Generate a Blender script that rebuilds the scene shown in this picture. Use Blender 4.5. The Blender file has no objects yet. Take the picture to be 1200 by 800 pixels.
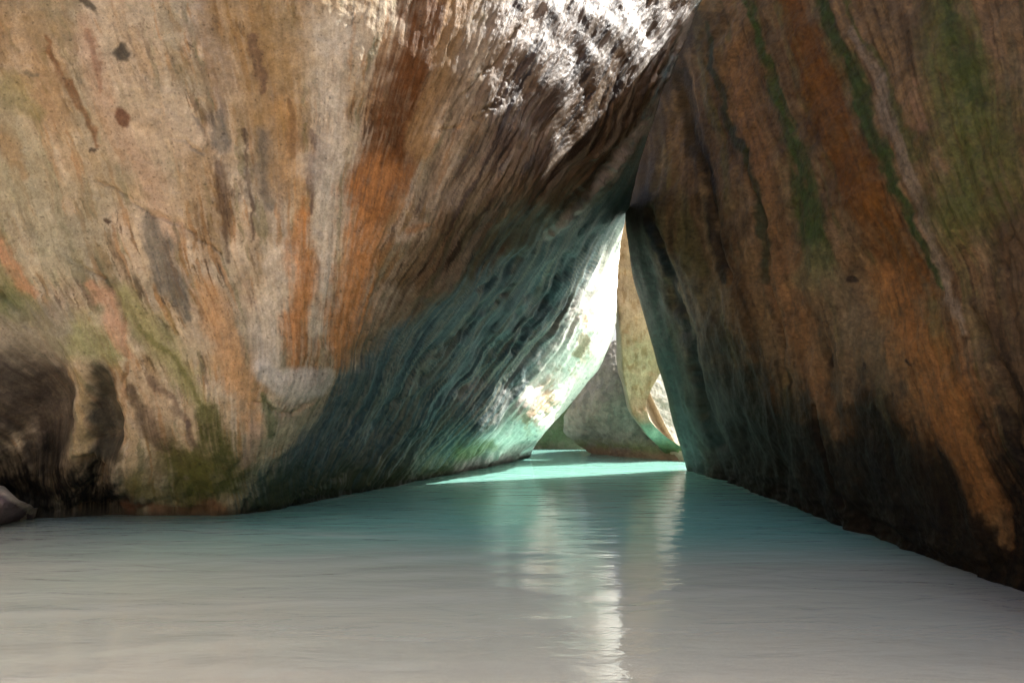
import bpy, math
import numpy as np

# ------------------------------------------------------------------ camera, sky, sun, exposure
SC = bpy.context.scene
W_PX, H_PX, F_PX, HORIZON, CAM_H = 1200.0, 800.0, 800.0, 486.0, 1.5
cam_data = bpy.data.cameras.new("camera")
cam = bpy.data.objects.new("camera", cam_data)
SC.collection.objects.link(cam)
cam_data.sensor_width = 36.0
cam_data.lens = 24.0
cam_data.clip_start = 0.05
cam_data.clip_end = 6000.0
PITCH = math.atan((HORIZON - 400.0) / F_PX)
cam.location = (0, 0, CAM_H)
cam.rotation_euler = (math.radians(90) + PITCH, 0, 0)
SC.camera = cam

SUN_AZ, SUN_EL = math.radians(68), math.radians(46)      # azimuth from straight ahead towards the right
world = bpy.data.worlds.new("World")
SC.world = world
world.use_nodes = True
wn = world.node_tree.nodes
wl = world.node_tree.links
bg = wn["Background"]
sky = wn.new("ShaderNodeTexSky")
sky.sky_type = 'NISHITA'
sky.sun_disc = False
sky.sun_elevation = SUN_EL
sky.sun_rotation = SUN_AZ
sky.air_density = 0.8
sky.dust_density = 8.0
sky.ozone_density = 1.0
wl.new(sky.outputs[0], bg.inputs[0])
bg.inputs[1].default_value = 0.13

sun_data = bpy.data.lights.new("sun", 'SUN')
sun_data.energy = 5.0
sun_data.angle = math.radians(0.53)
sun_data.color = (1.0, 0.965, 0.91)
sun = bpy.data.objects.new("sun", sun_data)
SC.collection.objects.link(sun)
from mathutils import Vector
S = Vector((math.sin(SUN_AZ) * math.cos(SUN_EL), math.cos(SUN_AZ) * math.cos(SUN_EL), math.sin(SUN_EL)))
sun.rotation_euler = S.to_track_quat('Z', 'Y').to_euler()
sun.location = (20, 20, 30)

SC.view_settings.view_transform = 'Standard'
SC.view_settings.look = 'None'
SC.view_settings.gamma = 1.0
SC.view_settings.use_curve_mapping = False
SC.view_settings.exposure = 1.58
SC.cycles.use_denoising = True
SC.cycles.max_bounces = 10
SC.cycles.diffuse_bounces = 4
SC.cycles.transparent_max_bounces = 12
SC.cycles.sample_clamp_indirect = 6.0

# ------------------------------------------------------------------ helpers
CP, SP = math.cos(PITCH), math.sin(PITCH)


def unproject(px, py, depth):
    """photo pixel + distance ahead (metres along the ground axis) -> world point"""
    a = (np.asarray(px, float) - 600.0) / F_PX
    b = (400.0 - np.asarray(py, float)) / F_PX
    dy = CP - b * SP
    dz = SP + b * CP
    k = np.asarray(depth, float) / dy
    return np.stack([a * k, dy * k, CAM_H + dz * k], -1)


def water_depth_at(px, py):
    """distance ahead at which the ray through a pixel meets the water level"""
    b = (400.0 - np.asarray(py, float)) / F_PX
    dy = CP - b * SP
    dz = SP + b * CP
    return -CAM_H * dy / dz


_rng = np.random.RandomState(7)
_perm = np.concatenate([_rng.permutation(256)] * 3)
_g3 = _rng.normal(size=(256, 3))
_g3 /= np.linalg.norm(_g3, axis=1)[:, None]


def perlin(x, y, z):
    x, y, z = np.broadcast_arrays(np.asarray(x, float), np.asarray(y, float), np.asarray(z, float))
    xi, yi, zi = np.floor(x).astype(int), np.floor(y).astype(int), np.floor(z).astype(int)
    xf, yf, zf = x - xi, y - yi, z - zi
    xi &= 255; yi &= 255; zi &= 255
    f = lambda t: t * t * t * (t * (t * 6 - 15) + 10)
    u, v, w = f(xf), f(yf), f(zf)

    def g(ix, iy, iz, dx, dy, dz):
        h = _perm[_perm[_perm[(xi + ix) & 255] + ((yi + iy) & 255)] + ((zi + iz) & 255)]
        gg = _g3[h]
        return gg[..., 0] * dx + gg[..., 1] * dy + gg[..., 2] * dz
    l = lambda a, b, t: a + t * (b - a)
    x00 = l(g(0, 0, 0, xf, yf, zf), g(1, 0, 0, xf - 1, yf, zf), u)
    x10 = l(g(0, 1, 0, xf, yf - 1, zf), g(1, 1, 0, xf - 1, yf - 1, zf), u)
    x01 = l(g(0, 0, 1, xf, yf, zf - 1), g(1, 0, 1, xf - 1, yf, zf - 1), u)
    x11 = l(g(0, 1, 1, xf, yf - 1, zf - 1), g(1, 1, 1, xf - 1, yf - 1, zf - 1), u)
    return l(l(x00, x10, v), l(x01, x11, v), w) * 1.6


def fbm(x, y, z=0.0, octaves=4, gain=0.5):
    s, a, k = 0, 1.0, 1.0
    n = 0
    for _ in range(octaves):
        s = s + a * perlin(np.asarray(x) * k + 17.3 * n, np.asarray(y) * k + 5.1 * n, np.asarray(z) * k + 9.7 * n)
        a *= gain
        k *= 2.03
        n += 1
    return s


def ss(e0, e1, x):
    t = np.clip((x - e0) / (e1 - e0), 0, 1)
    return t * t * (3 - 2 * t)


def tps(points, values):
    """thin plate spline through scattered 2-D points"""
    P = np.asarray(points, float) / 400.0
    V = np.asarray(values, float)
    n = len(P)
    d = np.linalg.norm(P[:, None] - P[None], axis=2)
    K = np.where(d > 0, d * d * np.log(d + 1e-12), 0) + np.eye(n) * 1e-4
    A = np.zeros((n + 3, n + 3))
    A[:n, :n] = K
    A[:n, n] = 1
    A[:n, n + 1:] = P
    A[n, :n] = 1
    A[n + 1:, :n] = P.T
    sol = np.linalg.solve(A, np.concatenate([V, np.zeros(3)]))

    def ev(x, y):
        x = np.asarray(x, float) / 400.0
        y = np.asarray(y, float) / 400.0
        out = sol[n] + sol[n + 1] * x + sol[n + 2] * y
        for i in range(n):
            r2 = (x - P[i, 0]) ** 2 + (y - P[i, 1]) ** 2 + 1e-12
            out = out + sol[i] * 0.5 * r2 * np.log(r2)
        return out
    return ev


def curve(points, t):
    """polyline by arc length, lightly rounded"""
    P = np.asarray(points, float)
    d = np.concatenate([[0], np.cumsum(np.linalg.norm(np.diff(P, axis=0), axis=1))])
    d /= d[-1]
    tt = np.linspace(0, 1, 400)
    Q = np.stack([np.interp(tt, d, P[:, i]) for i in range(P.shape[1])], -1)
    for _ in range(60):
        Q[1:-1] = 0.25 * Q[:-2] + 0.5 * Q[1:-1] + 0.25 * Q[2:]
    return np.stack([np.interp(t, tt, Q[:, i]) for i in range(P.shape[1])], -1)


def coons(top, right, bottom, left, nu, nv, pu=1.0):
    """top/bottom run left->right, left/right run top->bottom; returns (nv,nu,2) pixel grid"""
    u = np.linspace(0, 1, nu) ** pu
    v = np.linspace(0, 1, nv)
    T, B, L, R = curve(top, u), curve(bottom, u), curve(left, v), curve(right, v)
    U = u[None, :, None]
    V = v[:, None, None]
    G = (1 - V) * T[None] + V * B[None] + (1 - U) * L[:, None] + U * R[:, None]
    G -= (1 - U) * (1 - V) * T[0] + U * (1 - V) * T[-1] + (1 - U) * V * B[0] + U * V * B[-1]
    return G


def polydist(x, y, pts):
    """distance to a polyline divided by its local half width (pts rows: x, y, w); flat arrays"""
    best = np.full(x.shape, 1e9)
    for (x0, y0, w0), (x1, y1, w1) in zip(pts[:-1], pts[1:]):
        dx, dy = x1 - x0, y1 - y0
        t = np.clip(((x - x0) * dx + (y - y0) * dy) / (dx * dx + dy * dy + 1e-9), 0, 1)
        d = np.hypot(x - x0 - t * dx, y - y0 - t * dy) / (w0 + t * (w1 - w0))
        best = np.minimum(best, d)
    return best


def side(x, y, pts):
    """signed distance in pixels to an open polyline, positive on its right-hand side (going along it)"""
    best = np.full(x.shape, 1e9)
    sgn = np.ones(x.shape)
    for (x0, y0), (x1, y1) in zip(pts[:-1], pts[1:]):
        dx, dy = x1 - x0, y1 - y0
        t = np.clip(((x - x0) * dx + (y - y0) * dy) / (dx * dx + dy * dy + 1e-9), 0, 1)
        d = np.hypot(x - x0 - t * dx, y - y0 - t * dy)
        c = (dx * (y - y0) - dy * (x - x0))
        m = d < best
        best = np.where(m, d, best)
        sgn = np.where(m, np.sign(c), sgn)
    return best * sgn


def make_mesh(name, verts, quads, tris=None, smooth=True):
    me = bpy.data.meshes.new(name)
    verts = np.asarray(verts, np.float32).reshape(-1, 3)
    quads = np.asarray(quads, np.int32).reshape(-1, 4)
    tris = np.zeros((0, 3), np.int32) if tris is None else np.asarray(tris, np.int32).reshape(-1, 3)
    nl = quads.size + tris.size
    npoly = len(quads) + len(tris)
    me.vertices.add(len(verts))
    me.vertices.foreach_set("co", verts.ravel())
    me.loops.add(nl)
    me.loops.foreach_set("vertex_index", np.concatenate([quads.ravel(), tris.ravel()]))
    me.polygons.add(npoly)
    starts = np.concatenate([np.arange(len(quads)) * 4, quads.size + np.arange(len(tris)) * 3]).astype(np.int32)
    me.polygons.foreach_set("loop_start", starts)
    me.polygons.foreach_set("use_smooth", np.full(npoly, smooth))
    me.update(calc_edges=True)
    me.validate()
    return me


def set_attr(me, name, data):
    data = np.asarray(data, np.float32)
    if data.ndim == 2:
        a = me.attributes.new(name, 'FLOAT_COLOR', 'POINT')
        rgba = np.ones((len(data), 4), np.float32)
        rgba[:, :3] = data
        a.data.foreach_set("color", rgba.ravel())
    else:
        a = me.attributes.new(name, 'FLOAT', 'POINT')
        a.data.foreach_set("value", data.ravel())


def link(name, me, mat, label=None, cat=None, group=None, kind=None, parent=None):
    o = bpy.data.objects.new(name, me)
    SC.collection.objects.link(o)
    me.materials.append(mat)
    if parent: o.parent = parent
    if label: o["label"] = label
    if cat: o["category"] = cat
    if group: o["group"] = group
    if kind: o["kind"] = kind
    return o


class N:
    """tiny node helper"""
    def __init__(self, name):
        self.m = bpy.data.materials.new(name)
        self.m.use_nodes = True
        self.t = self.m.node_tree
        self.n = self.t.nodes
        self.b = self.n["Principled BSDF"]
        self.out = self.n["Material Output"]

    def add(self, kind, **kw):
        nd = self.n.new(kind)
        for k, v in kw.items():
            setattr(nd, k, v)
        return nd

    def ln(self, a, b):
        self.t.links.new(a, b)

    def noise(self, vec, scale, detail=4.0, rough=0.55, dist=0.0):
        nd = self.add("ShaderNodeTexNoise")
        nd.inputs["Scale"].default_value = scale
        nd.inputs["Detail"].default_value = detail
        nd.inputs["Roughness"].default_value = rough
        nd.inputs["Distortion"].default_value = dist
        self.ln(vec, nd.inputs["Vector"])
        return nd.outputs["Fac"]

    def math(self, op, a, b=None, c=None, clamp=False):
        nd = self.add("ShaderNodeMath", operation=op, use_clamp=clamp)
        for i, v in enumerate((a, b, c)):
            if v is None: continue
            if isinstance(v, (int, float)): nd.inputs[i].default_value = v
            else: self.ln(v, nd.inputs[i])
        return nd.outputs[0]

    def remap(self, v, a, b, c, d, smooth=False):
        nd = self.add("ShaderNodeMapRange")
        if smooth: nd.interpolation_type = 'SMOOTHSTEP'
        self.ln(v, nd.inputs[0])
        for i, k in enumerate((a, b, c, d)): nd.inputs[i + 1].default_value = k
        return nd.outputs[0]

    def mix(self, fac, a, b, mode='MIX'):
        nd = self.add("ShaderNodeMix", data_type='RGBA', blend_type=mode)
        if isinstance(fac, (int, float)): nd.inputs[0].default_value = fac
        else: self.ln(fac, nd.inputs[0])
        for i, v in ((6, a), (7, b)):
            if isinstance(v, tuple): nd.inputs[i].default_value = (*v, 1)
            else: self.ln(v, nd.inputs[i])
        return nd.outputs[2]


def rock_material(name, fine=1.0, bump=0.05, rough=0.62):
    """stain colours and some painted light come with the mesh as 'tone'; the shader adds crystal grain, pits and fine relief"""
    M = N(name)
    geo = M.add("ShaderNodeTexCoord").outputs["Object"]
    tone = M.add("ShaderNodeAttribute", attribute_name="tone").outputs["Color"]
    gl = M.add("ShaderNodeAttribute", attribute_name="gloss").outputs["Fac"]
    n1 = M.noise(geo, 34.0 * fine, 6, 0.7)
    n2 = M.noise(geo, 110.0 * fine, 3, 0.7)
    n3 = M.noise(geo, 7.0 * fine, 6, 0.65)
    k = M.math('MULTIPLY', M.remap(n1, 0.3, 0.7, 0.8, 1.2), M.remap(n2, 0.3, 0.7, 0.84, 1.16))
    k = M.math('MULTIPLY', k, M.remap(n3, 0.3, 0.7, 0.8, 1.2))
    sc = M.add("ShaderNodeVectorMath", operation='SCALE')
    M.ln(tone, sc.inputs[0])
    M.ln(k, sc.inputs["Scale"])
    # dark mica flecks and tiny pits
    fleck = M.remap(M.noise(geo, 60.0 * fine, 2, 0.5), 0.66, 0.74, 0, 0.5, True)
    col = M.mix(fleck, sc.outputs[0], (0.035, 0.028, 0.022))
    M.ln(col, M.b.inputs["Base Color"])
    r = M.math('SUBTRACT', M.remap(n1, 0.3, 0.7, rough - 0.08, rough + 0.12), gl)
    M.ln(M.math('MAXIMUM', r, 0.16), M.b.inputs["Roughness"])
    M.ln(M.math('ADD', M.math('MULTIPLY', gl, 1.3), 0.06), M.b.inputs["Specular IOR Level"])
    h = M.math('ADD', M.math('MULTIPLY', M.noise(geo, 9.0 * fine, 7, 0.68), 1.0), M.math('MULTIPLY', n1, 0.55))
    h = M.math('ADD', h, M.math('MULTIPLY', n2, 0.12))
    flow = M.add("ShaderNodeAttribute", attribute_name="flow").outputs["Vector"]
    stria = M.add("ShaderNodeAttribute", attribute_name="stria").outputs["Fac"]
    st = M.math('ADD', M.noise(flow, 11.0, 6, 0.66, 0.25), M.math('MULTIPLY', M.noise(flow, 31.0, 4, 0.6, 0.2), .5))
    h = M.math('ADD', M.math('MULTIPLY', h, M.math('SUBTRACT', 1.0, M.math('MULTIPLY', stria, .8))), M.math('MULTIPLY', st, M.math('MULTIPLY', stria, 2.0)))
    bp = M.add("ShaderNodeBump")
    bp.inputs["Strength"].default_value = 1.0
    bp.inputs["Distance"].default_value = bump
    M.ln(h, bp.inputs["Height"])
    M.ln(bp.outputs[0], M.b.inputs["Normal"])
    return M.m


# pigment library (linear albedo)
BEIGE = (.39, .298, .185); GREYB = (.34, .31, .24); PINKB = (.38, .265, .175); ORANGE = (.46, .205, .068)
LTOR = (.47, .275, .13); BROWN = (.19, .085, .032); OCHRE = (.29, .185, .085); DARKB = (.10, .062, .042)
OLIVE = (.19, .18, .065); GREEN = (.095, .15, .05); SLATE = (.14, .14, .125); TEAL = (.10, .19, .185)
TEALD = (.028, .075, .09); PALE = (.62, .57, .49); BLACK = (.022, .018, .015); REDB = (.24, .11, .06)
MAUVE = (.17, .12, .095)


class Paint:
    def __init__(self, px, py, s, seed, base):
        self.x0, self.y0, self.s = px, py, s
        self.seed = seed
        w1 = fbm(px / 60, py / 60, seed, 4) * 9 + fbm(px / 14, py / 14, seed + 3, 3) * 3.2
        w2 = fbm(px / 60, py / 60, seed + 11, 4) * 9 + fbm(px / 14, py / 14, seed + 14, 3) * 3.2
        self.x, self.y = px + w1, py + w2
        self.streak = fbm(s / 9.0, py / 130.0, seed + 21, 4, 0.6)
        self.streakfine = fbm(s / 3.4, py / 60.0, seed + 29, 3, 0.6)
        self.blot = fbm(px / 26, py / 26, seed + 33, 5, 0.62)
        self.wash = fbm(s / 22, py / 70, seed + 39, 4, 0.6)
        self.c = np.empty(px.shape + (3,))
        self.c[:] = base

    def over(self, a, col):
        a = np.clip(a, 0, 1)[..., None]
        self.c = self.c * (1 - a) + np.asarray(col) * a

    wob = .25

    def rills(self, ls, lt, seed, lo, hi, col, strength, mask=1.0):
        """run-off streaks: noise drawn out along the flow, cut to a crisp edge"""
        n = fbm(self.s / ls + self.wob * self.blot, self.y0 / lt, seed, 4, .58) + .10 * self.blot + .12 * self.streakfine
        self.over(strength * ss(lo, hi, n) * mask, col)

    def grain(self, k=1.0):
        g = fbm(self.x0 / 7, self.y0 / 7, self.seed + 51, 3, .7)
        g2 = fbm(self.x0 / 3.1, self.y0 / 3.1, self.seed + 55, 2, .7)
        self.c *= np.clip(1 + k * (.26 * g + .22 * g2 + .20 * self.blot + .16 * self.streakfine), .25, 1.9)[..., None]
        pits = ss(.62, .8, fbm(self.x0 / 4.2, self.y0 / 4.2, self.seed + 58, 2, .5))
        self.over(.55 * pits, np.array((.03, .024, .018)))

    def band(self, pts, col, strength=0.9, soft=0.45, grain=0.35, streaky=0.35):
        pts = [tuple(p) for p in pts]
        m = max(p[2] for p in pts) * 2.2 + 25
        xs = [p[0] for p in pts]
        ys = [p[1] for p in pts]
        box = (self.x0 > min(xs) - m) & (self.x0 < max(xs) + m) & (self.y0 > min(ys) - m) & (self.y0 < max(ys) + m)
        if not box.any(): return
        d = polydist(self.x[box], self.y[box], pts)
        d = d + grain * self.blot[box] * 0.7 + streaky * self.streak[box] * 0.8
        a = strength * (1 - ss(1 - soft, 1 + soft, d))
        a *= np.clip(.97 + 0.7 * streaky * self.streakfine[box] + 0.6 * grain * self.blot[box] + .35 * streaky * self.wash[box], 0, 1.1)
        full = np.zeros(self.x0.shape)
        full[box] = a
        self.over(full, col)


def grid_normals(P):
    du = np.gradient(P, axis=1)
    dv = np.gradient(P, axis=0)
    n = np.cross(dv, du)
    n /= np.linalg.norm(n, axis=2)[..., None] + 1e-12
    return n


def close_grid(P, back, reach, rings=14, centre=None, shrink=1.0):
    """close the open sheet P(nv,nu,3) into a solid boulder by sweeping its rim back and together"""
    nv, nu, _ = P.shape
    idx = np.arange(nv * nu).reshape(nv, nu)
    quads = np.stack([idx[:-1, :-1], idx[1:, :-1], idx[1:, 1:], idx[:-1, 1:]], -1).reshape(-1, 4)
    loop = np.concatenate([idx[0, :-1], idx[:-1, -1], idx[-1, :0:-1], idx[:0:-1, 0]])
    V = P.reshape(-1, 3)
    B = V[loop]
    C = B.mean(0) if centre is None else np.asarray(centre, float)
    D = np.asarray(back, float) * reach
    out = [V]
    base = len(V)
    prev = loop
    n = len(loop)
    for k in range(1, rings):
        a = k / rings * math.pi / 2
        R = C + (B - C) * math.cos(a) ** shrink + D * math.sin(a)
        R = R + 0.25 * fbm(R[:, 0] * .5, R[:, 1] * .5, R[:, 2] * .5, 3)[:, None] * (B - C) / (np.linalg.norm(B - C, axis=1)[:, None] + 1e-9) * min(1, k / 3)
        out.append(R)
        cur = base + np.arange(n)
        base += n
        nx = np.roll(np.arange(n), -1)
        quads = np.concatenate([quads, np.stack([prev, prev[nx], cur[nx], cur], -1)])
        prev = cur
    out.append((C + D)[None])
    tip = base
    nx = np.roll(np.arange(n), -1)
    tris = np.stack([prev, prev[nx], np.full(n, tip)], -1)
    return np.concatenate(out), quads, tris


def add_boulder(name, P, tone, gloss, mat, back, reach, label, group, centre=None, rings=14, flow=None, stria=None):
    V, Q, T = close_grid(P, back, reach, rings, centre)
    me = make_mesh(name, V, Q, T)
    nfront = P.shape[0] * P.shape[1]
    rest = len(V) - nfront
    # the hidden back takes plain granite
    tb = np.tile(np.asarray((.36, .30, .22)), (rest, 1)) * (1 + .25 * fbm(V[nfront:, 0], V[nfront:, 1], V[nfront:, 2], 3))[:, None]
    set_attr(me, "tone", np.clip(np.concatenate([tone.reshape(-1, 3), tb]), 0.004, 0.85))
    set_attr(me, "gloss", np.concatenate([gloss.ravel(), np.zeros(rest)]))
    if flow is not None:
        set_attr(me, "flow", np.concatenate([flow.reshape(-1, 3), V[nfront:]]))
        set_attr(me, "stria", np.concatenate([stria.ravel(), np.zeros(rest)]))
    return link(name, me, mat, label, "boulder", group)


def waterline(pts):
    return [(x, y, float(water_depth_at(x, y))) for x, y in pts]


def depth_field(ctrl):
    c = np.asarray(ctrl, float)
    ev = tps(c[:, :2], 1.0 / c[:, 2])
    return lambda x, y: 1.0 / np.clip(ev(x, y), 0.02, 0.5)


def underwater(P, steps=6, drop=1.3, inward=(0, 0.5, 0)):
    """carry the last (waterline) row on below the surface"""
    rows = [P]
    last = P[-1]
    for k in range(1, steps + 1):
        f = k / steps
        rows.append((last + np.asarray(inward) * f * f + np.array([0, 0, -drop * f]))[None])
    return np.concatenate(rows)


def pad_rows(A, n):
    return np.concatenate([A] + [A[-1:]] * n)


ROCK = rock_material("weathered_granite", 1.0, 0.024, 0.6)
ROCK_FAR = rock_material("weathered_granite_distant", 0.6, 0.05, 0.7)
GROUP = "granite boulders of the sea cave"

# ------------------------------------------------------------------ sand and water (levels used by everything)


def bed(x, y):
    """height of the sand: a shelving little beach, deepest along the middle of the passage"""
    d = -0.035 - 0.06 * np.clip(y - 3.2, 0, 4) - 0.10 * np.clip(y - 7.0, 0, 9) * ss(-8, 1, x)
    d = d - 0.02 * np.clip(y - 7, 0, 6) * (1 - ss(-8, 1, x))
    d = d + 0.10 * np.clip(3.0 - y, 0, 8)
    d = d + 0.05 * np.clip(-4 - x, 0, 5) * np.exp(-((y - 4) / 6.0) ** 2)
    d = d - 0.03 * np.clip(y - 20, 0, 60)
    d = d + 0.012 * fbm(x * .5, y * .9, 3, 3)
    return np.maximum(d, -4.0)


def warp_axis(lo, hi, n, dense_lo, dense_hi, dense_n):
    mid = np.linspace(dense_lo, dense_hi, dense_n)
    k = (n - dense_n) // 2
    a = dense_lo - (dense_lo - lo) * (np.linspace(1, 0, k, endpoint=False) ** 3)
    b = dense_hi + (hi - dense_hi) * (np.linspace(0, 1, k + 1)[1:] ** 3)
    return np.concatenate([a, mid, b])


def sheet(name, xs, ys, zfun):
    X, Y = np.meshgrid(xs, ys)
    Z = zfun(X, Y)
    idx = np.arange(X.size).reshape(X.shape)
    q = np.stack([idx[:-1, :-1], idx[:-1, 1:], idx[1:, 1:], idx[1:, :-1]], -1)
    me = make_mesh(name, np.stack([X, Y, Z], -1), q)
    return me, X, Y, Z


def build_sand():
    M = N("wet_sand")
    geo = M.add("ShaderNodeTexCoord").outputs["Object"]
    n = M.noise(geo, 2.2, 5, 0.6)
    g = M.noise(geo, 160, 2, 0.6)
    col = M.mix(M.remap(n, 0.3, 0.7, 0, 1), (.76, .62, .53), (.83, .695, .60))
    col = M.mix(M.remap(g, 0.35, 0.65, 0, 0.35), col, (.33, .26, .19))
    M.ln(col, M.b.inputs["Base Color"])
    M.b.inputs["Roughness"].default_value = 0.75
    bp = M.add("ShaderNodeBump")
    bp.inputs["Strength"].default_value = 0.3
    bp.inputs["Distance"].default_value = 0.01
    M.ln(g, bp.inputs["Height"])
    M.ln(bp.outputs[0], M.b.inputs["Normal"])
    xs = warp_axis(-3000, 3000, 230, -12, 8, 150)
    ys = warp_axis(-3000, 4000, 260, -2, 34, 190)
    me, *_ = sheet("ground", xs, ys, bed)
    link("ground", me, M.m, kind="structure")


def build_blocker_terrain():
    """unseen rock ring added behind the viewpoint to block low sky light"""
    th = np.linspace(math.radians(-62), math.radians(-305), 260)      # clockwise from the right, round the back, to the left
    rr = np.concatenate([np.linspace(0, 4, 50), 4 + np.linspace(0, 1, 31)[1:] ** 2 * 60])
    T, R = np.meshgrid(th, rr)
    f = (T - th[0]) / (th[-1] - th[0])
    r0 = np.interp(f, [0, .12, .35, .6, .8, 1], [7.5, 8.0, 9.5, 10.5, 11.0, 13.0]) + .9 * fbm(np.cos(T) * 2.2, np.sin(T) * 2.2, 4, 3)
    rad = r0 + R
    X, Y = rad * np.sin(-T + math.radians(0)), rad * np.cos(T)
    Z = -1.0 + (8.0 + 2.0 * (1 - ss(.18, .5, f))) * (1 - np.exp(-(R / 1.6) ** 1.3)) * (1 + .25 * fbm(X * .2, Y * .2, 7, 3)) + .35 * fbm(X * .7, Y * .7, 8, 4)  # raised on the right to keep sky light off that side
    Z = Z - .12 * np.clip(R - 6, 0, 80)
    idx = np.arange(X.size).reshape(X.shape)
    q = np.stack([idx[:-1, :-1], idx[1:, :-1], idx[1:, 1:], idx[:-1, 1:]], -1)
    me = make_mesh("blocker_terrain", np.stack([X, Y, Z], -1), q)
    base = np.array((.34, .27, .18)) * (1 + .3 * fbm(X, Y, Z, 4))[..., None]
    set_attr(me, "tone", np.clip(base, .02, .8).reshape(-1, 3))
    set_attr(me, "gloss", np.zeros(X.size))
    link("blocker_terrain", me, ROCK_FAR, kind="structure")


LEFT_LINE = [(140, 606), (210, 606), (280, 604), (340, 595), (400, 583), (460, 570.5), (520, 558), (570, 548), (600, 541)]
RIGHT_LINE = [(806, 552), (860, 569.5), (900, 584), (950, 604), (1000, 623), (1050, 642), (1100, 660), (1150, 678), (1200, 695), (1300, 734)]


def crests(X, Y, bend):
    out = []
    for y0, amp, wdt, x0, x1, sl in ((4.35, .014, .07, -5, 1.2, .10), (5.75, .018, .10, -6, 3.4, .05), (4.95, .012, .08, -7, -0.3, .16), (7.3, .012, .16, -8, 2, .02), (6.5, .010, .10, -3, 4.0, -.05), (8.9, .010, .18, -7, 1, .0), (3.9, .010, .06, -3, 2.5, .04)):
        yy = Y - y0 - bend - sl * X - .10 * fbm(X * .9, y0, 6, 3)
        c = np.where(yy > 0, np.exp(-(yy / (wdt * 3.0)) ** 2), np.exp(-(yy / wdt) ** 2))
        out.append((c * ss(x0, x0 + 2, X) * (1 - ss(x1 - 2, x1, X)) * np.clip(.55 + .8 * perlin(X * .7, y0, 3), 0, 1.2), amp))
    return out


def silt_lines(X, Y):
    bend = 0.25 * np.sin(X * .35 + .6) + 0.5 * fbm(X * .16, Y * .2, 5, 2)
    s = 0
    for c, amp in crests(X, Y, bend):
        s = s + 22 * amp * c * np.clip(.6 + .8 * fbm(X * .8, Y * 7, 9, 3), 0, 1.3)
    # thin lapping edge where the water meets the two great boulders
    for line in (RIGHT_LINE, LEFT_LINE):
        W = unproject([p[0] for p in line], [p[1] for p in line], water_depth_at([p[0] for p in line], [p[1] for p in line]))
        d = polydist(X + .05 * fbm(X * 2.3, Y * 2.3, 14, 3), Y + .05 * fbm(X * 2.3, Y * 2.3, 15, 3), [(w[0], w[1], .045) for w in W])
        s = s + .5 * np.exp(-d * d) * np.clip(.35 + 1.1 * fbm(X * 1.3, Y * 1.3, 16, 3), 0, 1)
    return np.clip(s, 0, .55)


def swell(X, Y):
    """low long waves running in over the sand, a few millimetres to centimetres high"""
    near = np.exp(-np.clip(Y - 3, 0, 60) / 14.0)
    bend = 0.25 * np.sin(X * .35 + .6) + 0.5 * fbm(X * .16, Y * .2, 5, 2)
    z = 0.005 * fbm(X * .5, Y * 1.1, 1.0, 2)
    z += 0.0012 * fbm(X * 2.2, Y * 5.0, 2.0, 2)
    for c, amp in crests(X, Y, bend):
        z += amp * c
    return z * (0.3 + 0.7 * near) * ss(90, 40, Y)


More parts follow.
